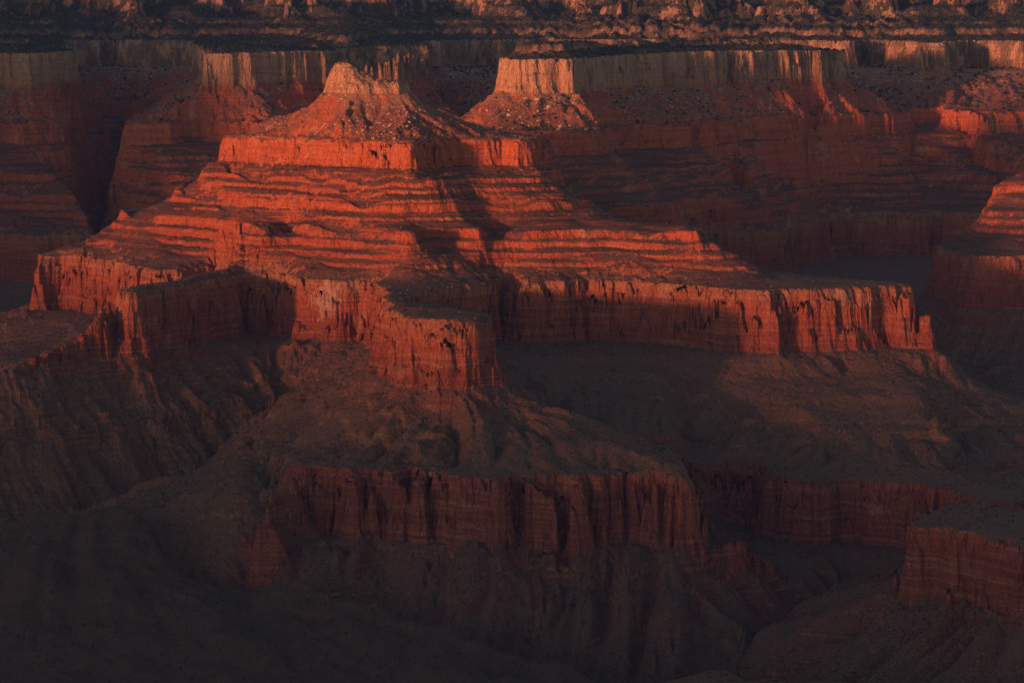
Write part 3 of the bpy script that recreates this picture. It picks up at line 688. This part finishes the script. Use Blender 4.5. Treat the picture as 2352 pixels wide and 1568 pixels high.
# ------------------------------------------------------------------ unseen plateaus added west of the frame to throw shade into the view
def shade_plateau(name, pts, halfw):
    xs = np.arange(min(p[0] for p in pts)-1800, max(p[0] for p in pts)+1800, 40.0); ys = np.arange(min(p[1] for p in pts)-1800, max(p[1] for p in pts)+1800, 40.0); X, Y = np.meshgrid(xs, ys)
    best = np.full(X.shape, -1e9)
    for (ax, ay, ah), (bx, by, bh) in zip(pts[:-1], pts[1:]):
        L2_ = (bx-ax)**2+(by-ay)**2; t = np.clip(((X-ax)*(bx-ax)+(Y-ay)*(by-ay))/L2_, 0, 1)
        d = np.hypot(X-ax-t*(bx-ax), Y-ay-t*(by-ay)); h = ah+t*(bh-ah)
        best = np.maximum(best, h-np.maximum(0, d-halfw)*1.8)
    Z = best+22*fbm(X.ravel(), Y.ravel(), 420, 4, 77).reshape(X.shape)
    Z = np.maximum(Z, 640)
    keep = Z > 650
    q = keep[:-1, :-1] | keep[1:, :-1] | keep[:-1, 1:] | keep[1:, 1:]
    jj, ii = np.nonzero(q); w = X.shape[1]; a = jj*w+ii
    quads = np.stack([a, a+1, a+1+w, a+w], 1); used = np.unique(quads); mp = np.zeros(X.size, np.int64); mp[used] = np.arange(len(used))
    C = np.stack([X.ravel(), Y.ravel(), Z.ravel()], 1).astype(np.float32)
    o = mkmesh(name, C[used], mp[quads], Z.ravel()[used].astype(np.float32), None, ROCK); tag(o, kind='structure')
shade_plateau('terrain', [(-4000, -3150, 1915), (-6210, -1365, 1925), (-8520, 555, 1930), (-10200, 2000, 1945)], 250)  # added light blocker: shades the lower slopes and the foreground
shade_plateau('terrain', [(-4250, 6200, 2400), (-4000, 7700, 2450), (-3900, 8900, 2470), (-3600, 10300, 2490), (-3500, 12000, 2500)], 350)  # added light blocker: dims the left mesas and the north rim

# ------------------------------------------------------------------ scatter: scrub, rubble, trees, boulders
rs = np.random.RandomState(5)
OCT = np.array([(1, 0, .35), (0, 1, .35), (-1, 0, .35), (0, -1, .35), (0, 0, 1), (.1, .1, -.4)], np.float32)
OF = np.array([(0, 1, 4), (1, 2, 4), (2, 3, 4), (3, 0, 4), (1, 0, 5), (2, 1, 5), (3, 2, 5), (0, 3, 5)])
def scatter(name, n, dist, cond, size, mat, tall=1.0, seed=0, cone=False):
    r = np.random.RandomState(seed); y = dist[0]+(dist[1]-dist[0])*r.rand(n*6)**0.8; x = (r.rand(n*6)-0.5)*2*0.186*y
    z, st, W = terrain(x, y); z2, _, _ = terrain(x+4, y); z3, _, _ = terrain(x, y+4)
    slope = np.hypot(z2-z, z3-z)/4
    k = np.nonzero(cond(x, y, st, W, slope, r))[0][:n]
    x, y, z = x[k], y[k], z[k]; m = len(k)
    s = size[0]+(size[1]-size[0])*r.rand(m)**2.5
    a = r.rand(m)*6.28; V = OCT.copy()
    J = 1+0.35*(r.rand(m, 6, 3)-0.5)
    vx = V[None, :, 0]*J[:, :, 0]; vy = V[None, :, 1]*J[:, :, 1]; vz = V[None, :, 2]*J[:, :, 2]*tall
    co = np.stack([x[:, None]+s[:, None]*(vx*np.cos(a)[:, None]-vy*np.sin(a)[:, None]), y[:, None]+s[:, None]*(vx*np.sin(a)[:, None]+vy*np.cos(a)[:, None]), z[:, None]+s[:, None]*vz], -1).reshape(-1, 3).astype(np.float32)
    f = (OF[None]+6*np.arange(m)[:, None, None]).reshape(-1, 3)
    o = mkmesh(name, co, f, None, None, mat); tag(o, kind='stuff'); log(name, m)
    return o
cl = lambda x, y: pn(x, y, 130, 61)+0.6*pn(x, y, 45, 62)
scatter('scrub', 42000, (4700, 8400), lambda x, y, st, W, s, r: (s < 0.95) & (cl(x, y)+r.rand(len(x))*0.9 > 0.38), (0.7, 3.0), M_SHRUB, 1.0, 3)
scatter('woodland', 42000, (8300, 13500), lambda x, y, st, W, s, r: (s < 1.1) & (st > 1925) & (cl(x, y)+r.rand(len(x))*0.8+sm(st, 2100, 2250)*0.5 > 0.35), (2.2, 6.5), M_TREE, 1.5, 4)
scatter('rubble', 26000, (5500, 10300), lambda x, y, st, W, s, r: (s < 1.1) & ((((st > 1932) & (st < 2060)) & (r.rand(len(x)) < .9)) | ((W > 188) & (r.rand(len(x)) < 0.06))), (0.4, 2.9), M_RUBBLE, 0.8, 6)
scatter('scree', 12000, (4900, 6900), lambda x, y, st, W, s, r: (s < 1.1) & (st < 1460) & (cl(x+500, y) > 0.1) & (mask(x, y) > .9), (0.4, 2.2), M_SCREE, 0.8, 8)
# big fallen blocks: each one its own object
def boulder_mesh(k):
    import bmesh
    r = np.random.RandomState(100+k); bm = bmesh.new(); bmesh.ops.create_icosphere(bm, subdivisions=2, radius=1)
    ax = [r.normal(size=3) for _ in range(9)]; ax = [v/np.linalg.norm(v) for v in ax]; cut = [0.62+0.25*r.rand() for _ in ax]
    for v in bm.verts:
        c = np.array(v.co)
        for n_, h_ in zip(ax, cut):
            d = c@n_
            if d > h_: c = c-n_*(d-h_)
        v.co = (c[0]*1.25, c[1], c[2]*.8)
    me = bpy.data.meshes.new('boulder'); bm.to_mesh(me); bm.free(); me.materials.append(M_BLOCK); return me
BM_ = [boulder_mesh(k) for k in range(5)]
def boulders(n, dist, xr, cond, size, label, group, seed):
    r = np.random.RandomState(seed); y = dist[0]+(dist[1]-dist[0])*r.rand(8000); x = (xr[0]+(xr[1]-xr[0])*r.rand(8000)-CX)/FPX*y
    z, st, W = terrain(x, y); k = np.nonzero(cond(x, y, st, W, r))[0][:n]
    for i in k:
        o = bpy.data.objects.new('boulder', BM_[r.randint(5)]); SC.collection.objects.link(o)
        s = size[0]+(size[1]-size[0])*r.rand()**3
        o.location = (float(x[i]), float(y[i]), float(z[i])+s*0.1); o.scale = (s, s, s); o.rotation_euler = (r.rand()*.6, r.rand()*.6, r.rand()*6.28)
        tag(o, label, 'boulder', group)
boulders(70, (8600, 8880), (1090, 1420), lambda x, y, st, W, r: (st > 1935) & (st < 2045), (2.0, 8), 'pale fallen boulder on scrubby slope under the mesa cap', 'boulders below the mesa cap', 21)
boulders(60, (7100, 7480), (620, 960), lambda x, y, st, W, r: (st > 1935) & (st < 2045), (1.6, 4.5), 'pale fallen boulder on red slope under the jagged summit', 'boulders below the jagged summit', 22)
# ------------------------------------------------------------------ air
hm = bpy.data.materials.new('canyon_haze'); hm.use_nodes = True; ht = hm.node_tree
for n in list(ht.nodes): ht.nodes.remove(n)
ho = ht.nodes.new('ShaderNodeOutputMaterial'); hv = ht.nodes.new('ShaderNodeVolumePrincipled'); ht.links.new(hv.outputs[0], ho.inputs['Volume'])
hv.inputs['Color'].default_value = (.22, .40, 1.0, 1); hv.inputs['Density'].default_value = 5.5e-6; hv.inputs['Anisotropy'].default_value = 0.0
bx = np.array([(x, y, z) for z in (630, 2860) for x, y in ((-42000, -34000), (42000, -34000), (42000, 50000), (-42000, 50000))], np.float32)
bq = np.array([(0, 3, 2, 1), (4, 5, 6, 7), (0, 1, 5, 4), (1, 2, 6, 5), (2, 3, 7, 6), (3, 0, 4, 7)])
tag(mkmesh('haze', bx, bq, None, None, hm), kind='stuff')
log('done')
